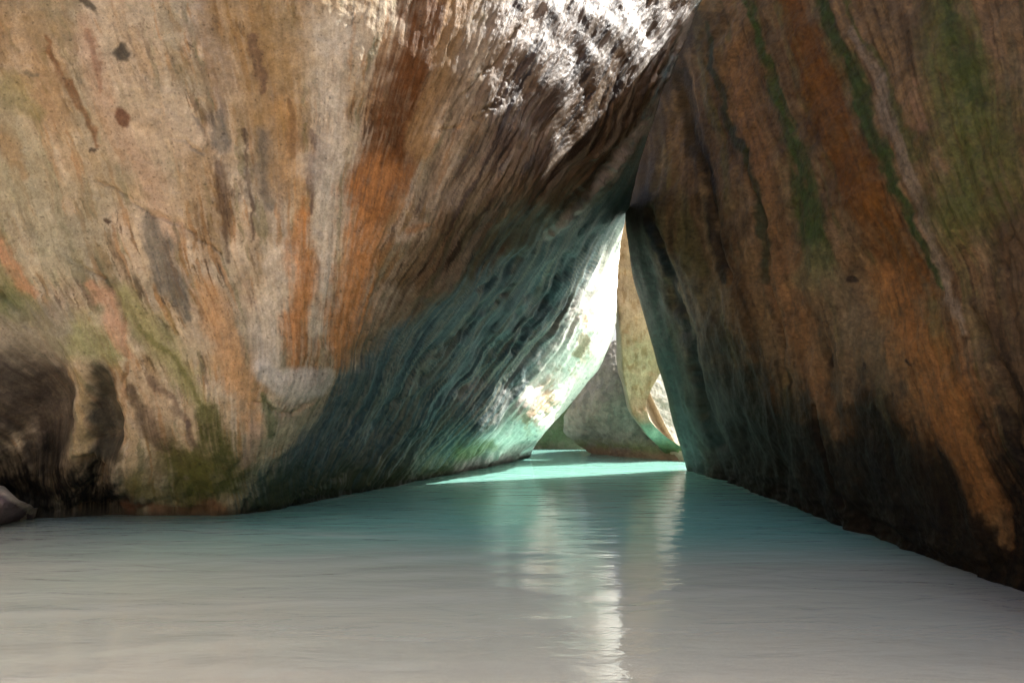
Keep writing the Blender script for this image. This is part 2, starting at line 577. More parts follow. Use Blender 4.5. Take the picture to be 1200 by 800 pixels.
def build_water():
    M = N("sea_water")
    geo = M.add("ShaderNodeTexCoord").outputs["Object"]
    dep = M.add("ShaderNodeAttribute", attribute_name="depth").outputs["Fac"]
    # body: sand seen through it, tinted, plus the milky glow of stirred-up water that grows with depth
    tint = M.add("ShaderNodeVectorMath", operation='MULTIPLY')
    comb = M.add("ShaderNodeCombineXYZ")
    for i, kk in enumerate((2.2, 0.45, 0.5)):
        M.ln(M.math('POWER', 2.718, M.math('MULTIPLY', dep, -kk)), comb.inputs[i])
    tr = M.add("ShaderNodeBsdfTransparent")
    M.ln(comb.outputs[0], tr.inputs[0])
    df = M.add("ShaderNodeBsdfDiffuse")
    dcol = M.mix(M.remap(dep, 0.05, 0.5, 0, 1, True), (.88, .735, .59), (.22, .50, .43))
    M.ln(dcol, df.inputs[0])
    silt = M.add("ShaderNodeAttribute", attribute_name="silt").outputs["Fac"]
    mp2 = M.add("ShaderNodeMapping")
    mp2.inputs["Scale"].default_value = (0.35, 2.6, 1)
    M.ln(geo, mp2.inputs[0])
    veil = M.remap(M.noise(mp2.outputs[0], 1.4, 5, 0.6, 0.8), 0.42, 0.72, 0.0, 0.30, True)
    veil = M.math('MULTIPLY', veil, M.remap(dep, 0.05, 0.6, 1.0, 0.25))
    silt = M.math('ADD', silt, veil, clamp=True)
    dcol = M.mix(silt, dcol, (.74, .71, .66))
    M.ln(dcol, df.inputs[0])
    turb = M.math('SUBTRACT', 1.0, M.math('POWER', 2.718, M.math('MULTIPLY', dep, -3.2)))
    body = M.add("ShaderNodeMixShader")
    turb = M.math('MAXIMUM', turb, M.math('MULTIPLY', silt, 0.8))
    M.ln(turb, body.inputs[0])
    M.ln(tr.outputs[0], body.inputs[1])
    M.ln(df.outputs[0], body.inputs[2])
    # ripples
    mp = M.add("ShaderNodeMapping")
    mp.inputs["Scale"].default_value = (0.75, 2.0, 1)
    M.ln(geo, mp.inputs[0])
    a = M.noise(mp.outputs[0], 1.5, 3, 0.5, 0.6)
    b = M.noise(mp.outputs[0], 13.0, 3, 0.5, 0.3)
    h = M.math('ADD', M.math('MULTIPLY', a, 0.62), M.math('MULTIPLY', b, 0.075))
    bp = M.add("ShaderNodeBump")
    bp.inputs["Strength"].default_value = 0.5
    bp.inputs["Distance"].default_value = 0.05
    M.ln(h, bp.inputs["Height"])
    gs = M.add("ShaderNodeBsdfGlossy")
    gs.inputs["Roughness"].default_value = 0.025
    M.ln(bp.outputs[0], gs.inputs["Normal"])
    fr = M.add("ShaderNodeFresnel")
    fr.inputs["IOR"].default_value = 1.33
    M.ln(bp.outputs[0], fr.inputs["Normal"])
    top = M.add("ShaderNodeMixShader")
    M.ln(fr.outputs[0], top.inputs[0])
    M.ln(body.outputs[0], top.inputs[1])
    M.ln(gs.outputs[0], top.inputs[2])
    M.ln(top.outputs[0], M.out.inputs["Surface"])
    M.n.remove(M.b)
    xs = warp_axis(-3000, 3000, 420, -11, 7, 340)
    ys = warp_axis(-3.0, 4000, 560, 2.2, 26, 480)
    me, X, Y, Z = sheet("water", xs, ys, swell)
    set_attr(me, "depth", np.clip(-bed(X, Y), 0.0, 6.0).ravel())
    set_attr(me, "silt", silt_lines(X, Y).ravel())
    link("water", me, M.m, kind="structure")


# ------------------------------------------------------------------ the great leaning boulder on the left
CREASE = [(285, 598), (320, 552), (375, 492), (412, 440), (465, 388), (530, 342), (610, 292), (690, 236), (735, 188), (775, 110), (822, 0)]
STRIP = [(535, 560), (570, 500), (640, 400), (690, 335), (729, 268)]


def left_boulder():
    top = [(-260, -240), (300, -240), (930, -240)]
    right = [(930, -240), (822, 0), (776, 110), (752, 180), (729, 272), (723, 330), (722, 385), (702, 432), (655, 488), (630, 515), (621, 534)]
    wl_pts = [(-260, 622), (-100, 613), (0, 607), (70, 607), (140, 604), (210, 604), (280, 602), (340, 593), (400, 581), (460, 569), (520, 557), (570, 547), (600, 540), (621, 534)]
    left = [(-260, -240), (-260, 200), (-260, 622)]
    G = coons(top, right, wl_pts, left, 720, 520)
    x, y = G[..., 0], G[..., 1]
    ctrl = [(-260, -240, 8.0), (-260, 100, 9.2), (-260, 400, 9.4), (-260, 540, 9.3), (0, -240, 7.9), (0, 0, 8.15), (0, 200, 8.7), (0, 400, 9.1), (0, 520, 9.4),
            (150, 0, 8.2), (150, 200, 8.5), (150, 350, 8.75), (150, 480, 9.1), (150, 560, 9.5), (300, -240, 8.3), (300, 0, 8.4), (300, 200, 8.7), (300, 400, 9.0), (295, 500, 9.35), (285, 560, 9.8),
            (400, 0, 8.7), (400, 200, 9.05), (395, 380, 9.5), (500, 0, 9.3), (480, 200, 9.6), (620, 0, 10.3), (600, 150, 10.2), (520, 330, 10.6), (425, 440, 10.5), (350, 520, 10.3),
            (740, 0, 11.8), (700, 120, 11.5), (640, 240, 11.4), (815, 0, 13.3), (770, 110, 13.0), (745, 180, 13.9), (700, 230, 13.5), (600, -240, 10.8), (930, -240, 13.9),
            (450, 500, 12.8), (560, 440, 14.9), (640, 350, 15.6), (600, 400, 15.2), (700, 290, 17.0), (728, 280, 19.4), (690, 340, 17.9), (650, 400, 17.2), (600, 480, 16.8), (560, 510, 16.1), (724, 330, 21.5), (722, 385, 22.6), (702, 432, 22.4), (708, 385, 20.0),
            (655, 488, 21.4), (640, 450, 18.2), (690, 390, 18.7), (630, 505, 19.3), (520, 520, 15.6)]
    ctrl += waterline(wl_pts)
    Z = depth_field(ctrl)(x, y)
    # streak lines followed by the run-off, traced from the picture of the face
    lines = [(-200, [(-200, 50), (-100, 250), (0, 400), (60, 520), (90, 600)]), (-50, [(-50, 0), (20, 150), (80, 330), (130, 450), (150, 600)]),
             (80, [(80, 0), (140, 150), (180, 300), (230, 450), (265, 600)]), (200, [(200, 0), (240, 150), (265, 300), (290, 450), (300, 600)]),
             (330, [(330, 0), (345, 150), (348, 300), (350, 430), (320, 590)]), (430, [(440, 0), (415, 150), (395, 300), (385, 420), (335, 590)]),
             (520, [(525, 0), (470, 170), (430, 300), (410, 400), (350, 585)]), (620, [(640, 0), (560, 170), (500, 300), (440, 420), (370, 580)]),
             (720, [(730, 0), (650, 150), (560, 300), (470, 450), (400, 575)]), (820, [(800, 0), (720, 180), (620, 330), (520, 460), (450, 565)]),
             (900, [(830, 0), (745, 185), (660, 350), (570, 480), (500, 558)]), (980, [(860, 0), (727, 280), (690, 370), (620, 470), (560, 550)]),
             (1060, [(760, 290), (722, 385), (655, 488), (600, 540)])]
    sf = tps([p for s, l in lines for p in l], [s for s, l in lines for p in l])
    s = sf(x, y)
    under = side(x, y, CREASE)              # > 0 on the underside, right of the crease
    strip = side(x, y, STRIP)
    up = np.clip((under + 0) / 40, 0, 1)
    P = unproject(x, y, Z)
    nrm = grid_normals(P)
    view = P - np.array([0, 0, CAM_H])
    nrm *= np.where((nrm * view).sum(-1) > 0, -1, 1)[..., None]
    # relief: rolling swell of the face, run-off flutes, pits, joints
    wx = x + 8 * fbm(x / 50, y / 50, 2, 3)
    wy = y + 8 * fbm(x / 50, y / 50, 8, 3)
    flute = fbm(s / 16.0, y / 170.0, 4, 4, 0.55)
    ridged = 1 - np.abs(fbm(s / 22.0 + .15 * fbm(x / 90, y / 90, 3, 2), y / 260.0, 6, 3, 0.5))
    glit = np.clip(ss(420, 640, x + 0.35 * (200 - y)) * (1 - up), 0, 1)
    h = 0.10 * fbm(P[..., 0] * .55, P[..., 1] * .55, P[..., 2] * .55, 3) + 0.030 * (1 - .6 * glit) * fbm(P[..., 0] * 2, P[..., 1] * 2, P[..., 2] * 2, 4)
    h += 0.008 * (1 - .75 * glit) * fbm(P[..., 0] * 9, P[..., 1] * 9, P[..., 2] * 9, 4, 0.6)
    h += flute * 0.022 * (0.5 + up)
    far = np.clip((Z - 9) / 8, 0, 1)
    h += up * (0.045 + 0.05 * far) * (ridged - 0.6) + up * (.018 + .03 * far) * fbm(s / 5.5, y / 240, 45, 3, .6)
    glit = np.clip(ss(420, 640, x + 0.35 * (200 - y)) * (1 - up), 0, 1)
    h += glit * (0.016 * fbm(s / 4.0, y / 30, 5, 4, 0.62) + 0.022 * fbm(s / 12, y / 60, 7, 3) + 0.05 * (0.6 - np.abs(fbm(s / 26, y / 110, 9, 4))))
    rough_patch = np.clip(fbm(x / 110, y / 70, 41, 3) + .2, 0, 1)
    h += 0.007 * rough_patch * fbm(x / 6, y / 6, 12, 4, .65) * (1 - up)
    jx, jy, jm = 3 * fbm(x / 9, y / 9, 91, 3), 3 * fbm(x / 9, y / 9, 92, 3), fbm(x / 30, y / 30, 93, 3)
    # joints and ledges
    for pts, dp in (([(88, 306, 2.5), (120, 330, 2.5), (138, 352, 3), (146, 400, 2.5), (143, 450, 3), (142, 520, 4), (140, 600, 9)], .06),
                    ([(95, 545, 8), (105, 570, 14), (110, 605, 20)], .22), ([(112, 215, 1.6), (160, 236, 2.2), (205, 258, 2), (262, 300, 1.5)], .05),
                    ([(203, 165, 1.6), (240, 181, 1.8)], .04), ([(236, 118, 1.8), (243, 182, 1.6)], .05), ([(0, 340, 3), (30, 380, 3), (52, 412, 2.5)], .06),
                    ([(180, 370, 1.5), (215, 400, 2), (238, 430, 2), (245, 470, 1.5)], .04), ([(300, 470, 1.5), (345, 480, 2), (365, 475, 1.5)], .05),
                    ([(605, 35, 2), (570, 80, 3), (520, 140, 2.5)], .06), ([(596, 96, 2), (560, 140, 3)], .05), ([(540, 150, 3), (518, 152, 2)], .05),
                    ([(800, 40, 3), (770, 110, 5), (735, 165, 5), (690, 225, 6), (620, 290, 6), (560, 335, 5)], .07), ([(785, 100, 4), (745, 160, 4), (700, 210, 4)], .12),
                    ([(440, 520, 2), (400, 560, 2.5), (360, 575, 2)], .07), ([(500, 440, 3), (440, 500, 4), (420, 530, 2)], .05), ([(640, 330, 4), (590, 400, 6), (540, 460, 4)], .08),
                    ([(600, 330, 4), (540, 390, 6), (480, 450, 4)], .08), ([(670, 300, 4), (630, 360, 6), (600, 410, 3)], .08), ([(285, 598, 3), (300, 575, 3), (330, 540, 2)], .09)):
        d = polydist(wx + jx, wy + jy, pts)
        h -= dp * np.exp(-d * d) * np.clip(.75 + .9 * jm, .1, 1.3)
    for pts, dp in (([(806, 45, 3), (782, 95, 4), (752, 150, 5), (715, 200, 5), (672, 245, 4), (640, 275, 3)], .10), ([(770, 90, 3), (735, 140, 4), (700, 185, 3)], .06)):
        d = polydist(wx, wy, pts)
        h += dp * np.exp(-d * d)
    # shallow hollows low on the left and the pocked belly that catches the sun
    for cx, cy, rx, ry, dp in ((28, 485, 46, 80, .60), (113, 492, 22, 58, .42), (190, 560, 40, 30, .10), (60, 600, 90, 24, .10)):
        h -= dp * np.exp(-(((wx - cx) / rx) ** 2 + ((wy - cy) / ry) ** 2) ** 1.4)
    pock = np.exp(-((strip - 32 * np.clip((y - 330) / 60, 0.3, 1.2)) / 16) ** 2) * ss(340, 370, y) * (1 - ss(490, 520, y))
    h -= pock * 0.05 * np.clip(fbm(x / 8 + .4 * fbm(x / 20, y / 20, 50, 2), y / 11, 51, 4, .6) - .1, 0, 1)
    h = np.clip(h, -0.9, 0.4)
    h += .07 * fbm(P[..., 0] * 1.6, P[..., 1] * 1.6, P[..., 2] * 3, 4, .6) * np.exp(-np.clip(P[..., 2], 0, 9) / .35)
    edge = np.minimum(1, np.linspace(1, 0, x.shape[1])[None] / 0.02)
    P = P + nrm * h[..., None] * (0.35 + 0.65 * edge[..., None])
    P[-1, :, 2] = np.minimum(P[-1, :, 2], 0.0)

    # stains, with some shade, sunlight and water light painted in
    K = Paint(x, y, s, 1.0, BEIGE)
    K.over(.6 * ss(-.2, .5, fbm(x / 140, y / 140, 61, 4)), GREYB)
    K.over(.55 * ss(0, .5, fbm(s / 40, y / 200, 62, 3)), PINKB)
    hi = (1 - ss(400, 500, y)) * ss(-.25, .3, fbm(x / 130, y / 130, 69, 3))
    K.rills(30, 170, 63, .02, .35, (.25, .155, .062), .75, hi)
    K.rills(17, 110, 64, .12, .34, (.44, .365, .26), .6)
    K.rills(13, 90, 65, .22, .40, (.15, .092, .05), .6, .1 + .9 * hi)
    K.rills(8, 60, 66, .34, .48, (.075, .046, .028), .75, .1 + .9 * hi)
    K.rills(20, 130, 67, .22, .5, (.20, .185, .10), .6)
    K.rills(12, 120, 68, .34, .5, (.36, .19, .075), .5)
    cream = ss(.05, .4, fbm(x / 48 + .3 * K.streak, y / 75, 70, 4, .55)) * (1 - ss(470, 520, y))
    K.over(.7 * cream, (.46, .385, .275))
    b = K.band
    K.over(.55 * ss(-.25, .35, fbm(x / 90, y / 110, 77, 4) + .5 - (x + .5 * y) / 420), (.235, .215, .14))  # olive-grey film that also paints in the dim upper left
    # upper left: pinkish and greenish flow bands
    b([(-100, 120, 60), (0, 180, 55), (60, 300, 40)], (.33, .31, .21), .6, .8)
    b([(0, 20, 60), (40, 60, 40), (60, 120, 25)], OCHRE, .55, .8)
    b([(140, 0, 30), (160, 100, 35), (190, 200, 40)], (.38, .31, .21), .6, .8)
    b([(100, 30, 10), (120, 100, 14), (160, 190, 16), (200, 280, 14)], PINKB, .6, .7)
    b([(55, 45, 3), (90, 110, 5), (122, 172, 4)], BROWN, .65, .6)
    b([(105, 36, 3), (118, 60, 3), (128, 110, 3)], REDB, .5, .6)
    b([(20, 110, 18), (45, 135, 8)], OLIVE, .5, .8)
    b([(-20, 140, 12), (10, 170, 8), (35, 215, 5)], OCHRE, .6, .8)
    b([(240, 20, 18), (255, 70, 14), (262, 130, 7)], (.26, .23, .2), .55, .8)
    b([(280, 10, 40), (300, 70, 44), (312, 150, 34), (320, 210, 20)], (.27, .17, .07), .7, .75)
    b([(350, 10, 40), (345, 80, 30)], (.30, .2, .09), .55, .8)
    b([(232, 190, 20), (240, 240, 26), (246, 290, 16)], OCHRE, .55, .7)
    b([(180, 150, 26), (210, 160, 24), (232, 150, 10)], (.46, .36, .25), .55, .6)
    b([(262, 195, 6), (266, 250, 7), (270, 305, 4)], DARKB, .6, .6)
    b([(288, 150, 3), (288, 200, 3), (296, 250, 3), (300, 280, 2)], DARKB, .65, .6)
    b([(310, 155, 8), (308, 200, 10), (316, 240, 6)], SLATE, .5, .7)
    b([(298, 45, 5), (301, 90, 7), (306, 112, 3)], (.15, .09, .06), .65, .7)
    b([(341, 118, 2), (345, 160, 6), (348, 185, 4)], (.15, .09, .06), .8, .6)
    b([(364, 148, 3), (374, 180, 10), (368, 215, 6), (364, 250, 3)], (.17, .115, .085), .8, .5)
    b([(250, 140, 10), (258, 160, 13), (262, 178, 8)], SLATE, .6, .6)
    b([(172, 250, 6), (186, 290, 15), (203, 340, 15), (213, 372, 7)], (.15, .145, .12), .75, .5)
    b([(330, 300, 18), (320, 380, 22), (318, 430, 16)], (.47, .41, .315), .85, .6)
    b([(385, 40, 26), (384, 140, 16), (380, 250, 12), (378, 380, 14)], (.45, .40, .31), .8, .6)
    # rust
    b([(333, 130, 14), (345, 200, 12), (352, 260, 10)], (.36, .21, .08), .6, .7)
    b([(354, 250, 9), (353, 310, 12), (352, 365, 13), (351, 435, 7)], ORANGE, .75, .85, .6, .6)
    b([(512, -40, 32), (498, 40, 32), (478, 110, 30), (452, 180, 28), (436, 235, 26)], (.165, .068, .022), .95, .5, .35, .45)
    b([(440, 205, 24), (428, 280, 26), (418, 340, 24), (406, 395, 20), (396, 435, 8)], ORANGE, .8, .75, .6, .6)
    b([(545, -20, 18), (520, 80, 16), (490, 170, 14)], (.31, .19, .085), .8, .5)
    b([(238, 335, 12), (262, 395, 17), (284, 455, 17), (300, 505, 10)], LTOR, .8, .8, .6, .4)
    b([(500, 262, 4), (486, 275, 4)], ORANGE, .6, .6)
    # lower left greens and the wells, their shade painted in dark
    b([(-40, 250, 24), (10, 320, 20), (40, 360, 12)], OLIVE, .55, .8)
    b([(-10, 270, 8), (20, 310, 9), (46, 346, 5)], (.42, .22, .12), .7, .6)
    b([(10, 355, 24), (40, 375, 14)], GREEN, .5, .8)
    b([(60, 400, 20), (95, 395, 30), (130, 410, 18)], (.26, .27, .12), .7, .7)
    b([(140, 345, 12), (180, 395, 18), (215, 445, 16), (238, 480, 12)], (.30, .285, .13), .75, .6)
    b([(110, 330, 6), (135, 380, 10), (148, 420, 6)], (.44, .26, .16), .7, .6)
    b([(160, 380, 3), (205, 425, 4), (236, 475, 5)], OLIVE, .7, .6)
    b([(150, 455, 6), (180, 510, 10), (210, 555, 12)], (.12, .08, .05), .75, .6)
    b([(175, 440, 4), (205, 490, 5), (228, 525, 6)], (.18, .12, .08), .7, .6)
    b([(150, 430, 5), (190, 480, 6), (222, 540, 7)], (.40, .31, .2), .6, .6)
    b([(240, 490, 14), (255, 520, 26), (262, 548, 28), (225, 575, 26)], (.10, .105, .028), .85, .5, .7)
    b([(200, 545, 20), (245, 570, 30), (280, 575, 14)], (.16, .15, .04), .7, .6, .7)
    b([(60, 380, 30), (30, 420, 34), (0, 410, 30)], (.27, .24, .19), .7, .5)
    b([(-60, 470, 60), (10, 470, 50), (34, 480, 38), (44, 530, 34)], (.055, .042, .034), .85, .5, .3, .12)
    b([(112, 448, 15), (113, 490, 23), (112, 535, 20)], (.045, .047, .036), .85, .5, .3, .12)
    b([(82, 440, 5), (86, 490, 6), (90, 540, 7)], (.33, .24, .12), .7, .6)
    b([(143, 430, 3), (142, 480, 4), (138, 520, 4)], (.38, .25, .14), .7, .5)
    b([(-40, 570, 55), (40, 578, 42), (95, 582, 40), (135, 596, 26)], (.018, .015, .012), .92, .6, .6)  # foot darkened for shadow and wet together
    b([(140, 600, 4), (200, 601, 5), (270, 601, 5)], REDB, .7, .6)
    b([(150, 570, 12), (180, 585, 12)], (.24, .2, .07), .7, .7)
    b([(310, 432, 14), (345, 452, 20), (372, 452, 16)], (.47, .43, .37), .75, .35, .2, .05)
    b([(300, 510, 14), (330, 505, 16), (350, 490, 10)], (.36, .31, .2), .7, .4)
    b([(300, 460, 3), (318, 480, 7), (312, 505, 5)], GREEN, .6, .6)
    b([(282, 540, 7), (290, 520, 9), (296, 500, 6)], (.42, .28, .2), .6, .6)
    # dark xenoliths
    for cx, cy, dx, dy, r, col in ((146, 69, 2, 3, 8.5, (.07, .065, .05)), (152, 139, 1, 3, 6.5, (.17, .07, .035)), (102, 6, 8, 5, 5, (.08, .07, .05)), (112, 176, 3, 1, 3.5, (.1, .075, .05)), (40, 92, 6, 2, 4, (.2, .16, .1)),
                                   (62, 478, 1, 1, 4, BLACK), (214, 504, 1, 1, 4, MAUVE), (120, 260, 2, 2, 3, DARKB)):
        K.band([(cx - dx, cy - dy, r), (cx + dx, cy + dy, r)], col, .85, .4, .2, .05)
    # right half of the face: brown wet rock
    brown = ss(430, 600, x + .28 * (y - 100) + 30 * K.blot) * ss(-150, -20, -under) * ss(-30, 60, side(x, y, [(520, -100), (470, 200), (415, 420)]) * 1.0 + 20 * K.streak)
    brown = ss(-20, 110, -side(x, y, [(540, -60), (500, 160), (440, 330), (390, 450)]) + 26 * K.streak + 14 * K.blot)
    brown = np.where(x > 380, brown, 0)
    K.over(.92 * brown, (.10, .055, .027))
    K.rills(22, 150, 71, -.05, .3, (.20, .12, .06), .7, brown)
    K.rills(11, 110, 72, .08, .3, (.045, .026, .016), .85, brown)
    K.rills(14, 120, 73, .16, .36, (.26, .20, .135), .6, brown)
    K.rills(26, 170, 74, -.1, .25, (.115, .11, .055), .75, brown * ss(150, 320, y))
    # underside: wet rock, water's turquoise light painted in, dark flutes, green foot, pale belly
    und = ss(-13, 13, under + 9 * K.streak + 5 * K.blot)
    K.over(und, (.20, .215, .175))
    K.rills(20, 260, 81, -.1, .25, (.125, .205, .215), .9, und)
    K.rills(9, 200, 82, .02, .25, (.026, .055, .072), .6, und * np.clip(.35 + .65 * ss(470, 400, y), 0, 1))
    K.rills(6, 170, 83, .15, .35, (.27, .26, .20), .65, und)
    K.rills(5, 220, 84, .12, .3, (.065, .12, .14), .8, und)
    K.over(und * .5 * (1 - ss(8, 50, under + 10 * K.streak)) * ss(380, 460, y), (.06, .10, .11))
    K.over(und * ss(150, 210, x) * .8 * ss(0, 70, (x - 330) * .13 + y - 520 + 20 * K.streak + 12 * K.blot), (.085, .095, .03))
    crevice_shade = und * (1 - ss(250, 330, y)) * ss(6, 26, under)  # darkness of the crevice near the apex, painted on
    K.over(.75 * crevice_shade, (.035, .045, .045))
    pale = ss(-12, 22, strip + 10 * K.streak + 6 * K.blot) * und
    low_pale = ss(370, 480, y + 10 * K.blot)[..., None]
    K.c = K.c * (1 - pale[..., None]) + pale[..., None] * (np.array((.82, .79, .72)) * (1 - low_pale) + np.array((.44, .43, .39)) * low_pale)  # sunlit belly painted bright above, dimmer below
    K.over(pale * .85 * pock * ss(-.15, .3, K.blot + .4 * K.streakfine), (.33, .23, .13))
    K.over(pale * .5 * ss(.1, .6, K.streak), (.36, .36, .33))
    b([(540, 552, 10), (580, 545, 9), (618, 536, 7)], (.30, .25, .25), .8, .6)
    b([(545, 530, 12), (580, 522, 8)], (.17, .19, .07), .7, .7)
    b([(812, 20, 5), (790, 80, 6), (756, 146, 5), (715, 202, 5), (672, 247, 4), (640, 276, 3)], (.34, .29, .24), .75, .5, .4, .3)  # pale line paints in the sunlit rim ridge
    # growth at the water's edge
    wet = (1 - ss(0.0, .16, P[..., 2] - .05 * K.blot))
    K.over(.8 * wet, (.05, .045, .025))
    lum = K.c.mean(-1, keepdims=True)
    K.c = K.c * np.clip(lum / .24, .05, 2) ** .40 * .90
    K.grain(.45)
    gloss = np.clip(.06 * und + .20 * brown * ss(330, 200, y) + .06 * np.clip(K.blot, 0, 1) + .12 * wet, 0, .45)
    extra = 6
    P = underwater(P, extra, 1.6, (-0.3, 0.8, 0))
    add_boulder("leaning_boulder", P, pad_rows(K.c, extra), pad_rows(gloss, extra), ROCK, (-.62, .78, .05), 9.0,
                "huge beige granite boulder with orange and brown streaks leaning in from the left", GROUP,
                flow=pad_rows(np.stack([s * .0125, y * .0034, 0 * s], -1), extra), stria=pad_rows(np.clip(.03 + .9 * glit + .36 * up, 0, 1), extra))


# ------------------------------------------------------------------ the dark brown wall boulder on the right
def right_boulder():
    top = [(850, -30), (892, -36), (922, -82), (948, -108), (960, -230), (985, -300), (1020, -420), (1045, -600), (1090, -800), (1220, -950), (1480, -1300)]
    left = [(850, -30), (806, 20), (742, 170), (731, 262), (742, 330), (762, 395), (782, 465), (806, 551)]
    right = [(1480, -1300), (1480, 300), (1480, 800)]
    wlp = [(806, 551), (860, 568), (900, 582), (950, 602), (1000, 621), (1050, 640), (1100, 658), (1150, 676), (1200, 693), (1300, 732), (1480, 800)]
    G = coons(top, right, wlp, left, 520, 700)
    x, y = G[..., 0], G[..., 1]
    ctrl = [(1480, -1300, 6.0), (1480, -500, 5.1), (1220, -950, 8.2), (1090, -800, 9.7), (1000, -600, 11.4), (958, -380, 12.2), (1480, -150, 4.8), (1480, 100, 4.4), (1480, 300, 4.1), (1480, 600, 4.0), (1200, -140, 7.4), (1200, 0, 6.6), (1200, 200, 5.9), (1200, 400, 5.55), (1200, 560, 5.6),
            (1000, -130, 10.5), (1000, 0, 9.8), (1000, 200, 8.6), (1000, 400, 8.2), (1000, 540, 8.4), (1100, 0, 8.0), (1100, 300, 6.7), (1100, 550, 6.65), (850, -22, 13.9), (850, 0, 13.4),
            (860, 200, 12.2), (850, 400, 12.2), (870, 500, 12.0), (790, 100, 15.0), (790, 200, 14.7), (790, 350, 15.0), (810, 450, 15.4), (835, 530, 16.2), (742, 180, 16.8), (731, 262, 17.0), (742, 330, 17.3), (782, 465, 18.2), (930, 450, 9.9)]
    ctrl += waterline(wlp)
    Z = depth_field(ctrl)(x, y)
    lines = [(830, [(820, 0), (850, 120), (880, 260), (900, 330), (935, 470), (950, 600)]), (965, [(965, 0), (1040, 190), (1105, 335), (1150, 480), (1190, 600)]),
             (735, [(742, 170), (731, 265), (762, 395), (806, 551)]), (1120, [(1120, 0), (1160, 200), (1210, 380), (1260, 560)]),
             (870, [(870, 0), (940, 200), (975, 330), (1020, 480), (1060, 640)]), (1300, [(1300, 0), (1350, 250), (1420, 600)]), (780, [(785, 100), (800, 230), (835, 380), (880, 570)])]
    s = tps([p for a, l in lines for p in l], [a for a, l in lines for p in l])(x, y)
    P = unproject(x, y, Z)
    nrm = grid_normals(P)
    view = P - np.array([0, 0, CAM_H])
    nrm *= np.where((nrm * view).sum(-1) > 0, -1, 1)[..., None]
    wx = x + 8 * fbm(x / 50, y / 50, 102, 3)
    wy = y + 8 * fbm(x / 50, y / 50, 108, 3)
    k = np.clip(Z / 12, .4, 1.3)
    h = 0.10 * fbm(P[..., 0] * .5, P[..., 1] * .5, P[..., 2] * .5 + 20, 3) + 0.022 * fbm(P[..., 0] * 2.2, P[..., 1] * 2.2, P[..., 2] * 2.2, 4) + 0.006 * fbm(P[..., 0] * 10, P[..., 1] * 10, P[..., 2] * 10, 4, .6)
    h += k * (0.05 * fbm(s / 26, y / 300, 104, 3) + .018 * fbm(s / 8, y / 140, 105, 3))
    ledge = 1 - ss(0, 26, x - np.interp(y, [0, 170, 262, 330, 395, 465, 551], [806, 742, 731, 742, 762, 782, 806]))
    h += 0.10 * ledge * fbm(s / 7, y / 200, 106, 3)
    for pts, dp in (([(795, 90, 6), (818, 180, 7), (836, 270, 5), (850, 330, 3)], .10), ([(872, 180, 3), (890, 260, 4), (900, 340, 4), (930, 450, 5)], .07), ([(765, 250, 5), (790, 340, 6), (815, 430, 6), (840, 520, 5)], .16),
                    ([(1030, 215, 1.5), (1033, 240, 1.6), (1042, 252, 1)], .03), ([(955, 205, 1.5), (966, 225, 1.5)], .03), ([(968, 418, 5), (975, 428, 4)], .05), ([(1150, 490, 3), (1156, 500, 4)], .04),
                    ([(1180, 270, 2), (1172, 310, 3)], .04), ([(830, 470, 3), (858, 545, 4)], .07), ([(955, 480, 2), (985, 590, 3)], .06), ([(1140, 360, 3), (1180, 460, 4), (1200, 540, 4)], .05)):
        d = polydist(wx, wy, pts)
        h -= dp * np.exp(-d * d)
    h += .10 * fbm(P[..., 0] * 1.3, P[..., 1] * 1.3, P[..., 2] * 3, 4, .6) * np.exp(-np.clip(P[..., 2], 0, 9) / .35)
    edge = np.minimum(1, np.linspace(0, 1, x.shape[1])[None] / 0.03)
    P = P + nrm * h[..., None] * (.35 + .65 * edge[..., None])
    P[-1, :, 2] = np.minimum(P[-1, :, 2], 0.0)

    K = Paint(x, y, s, 201.0, (.21, .135, .066))
    K.wob = .06
    b = K.band
    K.over(.5 * ss(-.1, .6, fbm(s / 30, y / 260, 211, 3)), (.30, .19, .105))
    K.over(.5 * ss(.0, .7, fbm(s / 12, y / 200, 212, 4)), (.15, .085, .042))
    K.over(.45 * ss(.1, .7, fbm(s / 16, y / 180, 213, 3)), (.20, .19, .11))
    K.over(.4 * ss(.0, .7, fbm(x / 60, y / 60, 214, 4)), (.27, .19, .12))
    K.rills(26, 300, 215, .0, .3, (.30, .19, .09), .5)
    K.rills(16, 330, 216, .1, .4, (.10, .058, .028), .55)
    K.rills(22, 300, 217, .1, .45, (.15, .145, .06), .55)
    K.rills(9, 300, 218, .3, .5, (.05, .034, .02), .5)
    K.over(.55 * ss(.05, .5, fbm(x / 34, y / 50, 219, 4, .6)), (.25, .175, .10))
    K.over(.5 * ss(.1, .5, fbm(x / 50, y / 60, 220, 4, .6)), (.095, .065, .035))
    # rusty and bare flows
    b([(925, -10, 14), (950, 70, 22), (975, 140, 22), (1005, 200, 22), (1030, 260, 22), (1062, 330, 20)], (.185, .078, .018), .8, .6)
    b([(860, 60, 10), (885, 160, 14), (900, 250, 16), (910, 320, 18), (932, 390, 18), (962, 450, 15), (990, 510, 10)], (.32, .175, .078), .7, .7, .5, .5)
    b([(1035, 330, 22), (1080, 410, 30), (1112, 475, 34), (1140, 535, 26), (1160, 590, 12)], (.36, .175, .062), .8, .7, .6, .5)
    b([(980, 330, 18), (1010, 400, 20), (1035, 450, 14)], (.29, .22, .13), .6, .7)
    b([(1080, 100, 12), (1085, 150, 10)], (.34, .2, .12), .6, .7)
    b([(1180, 260, 26), (1195, 340, 36), (1215, 450, 50), (1250, 560, 60)], (.11, .075, .045), .75, .6, .5)
    b([(1120, 500, 24), (1150, 560, 22), (1180, 640, 14)], (.30, .145, .052), .5, .9, .7, .8)
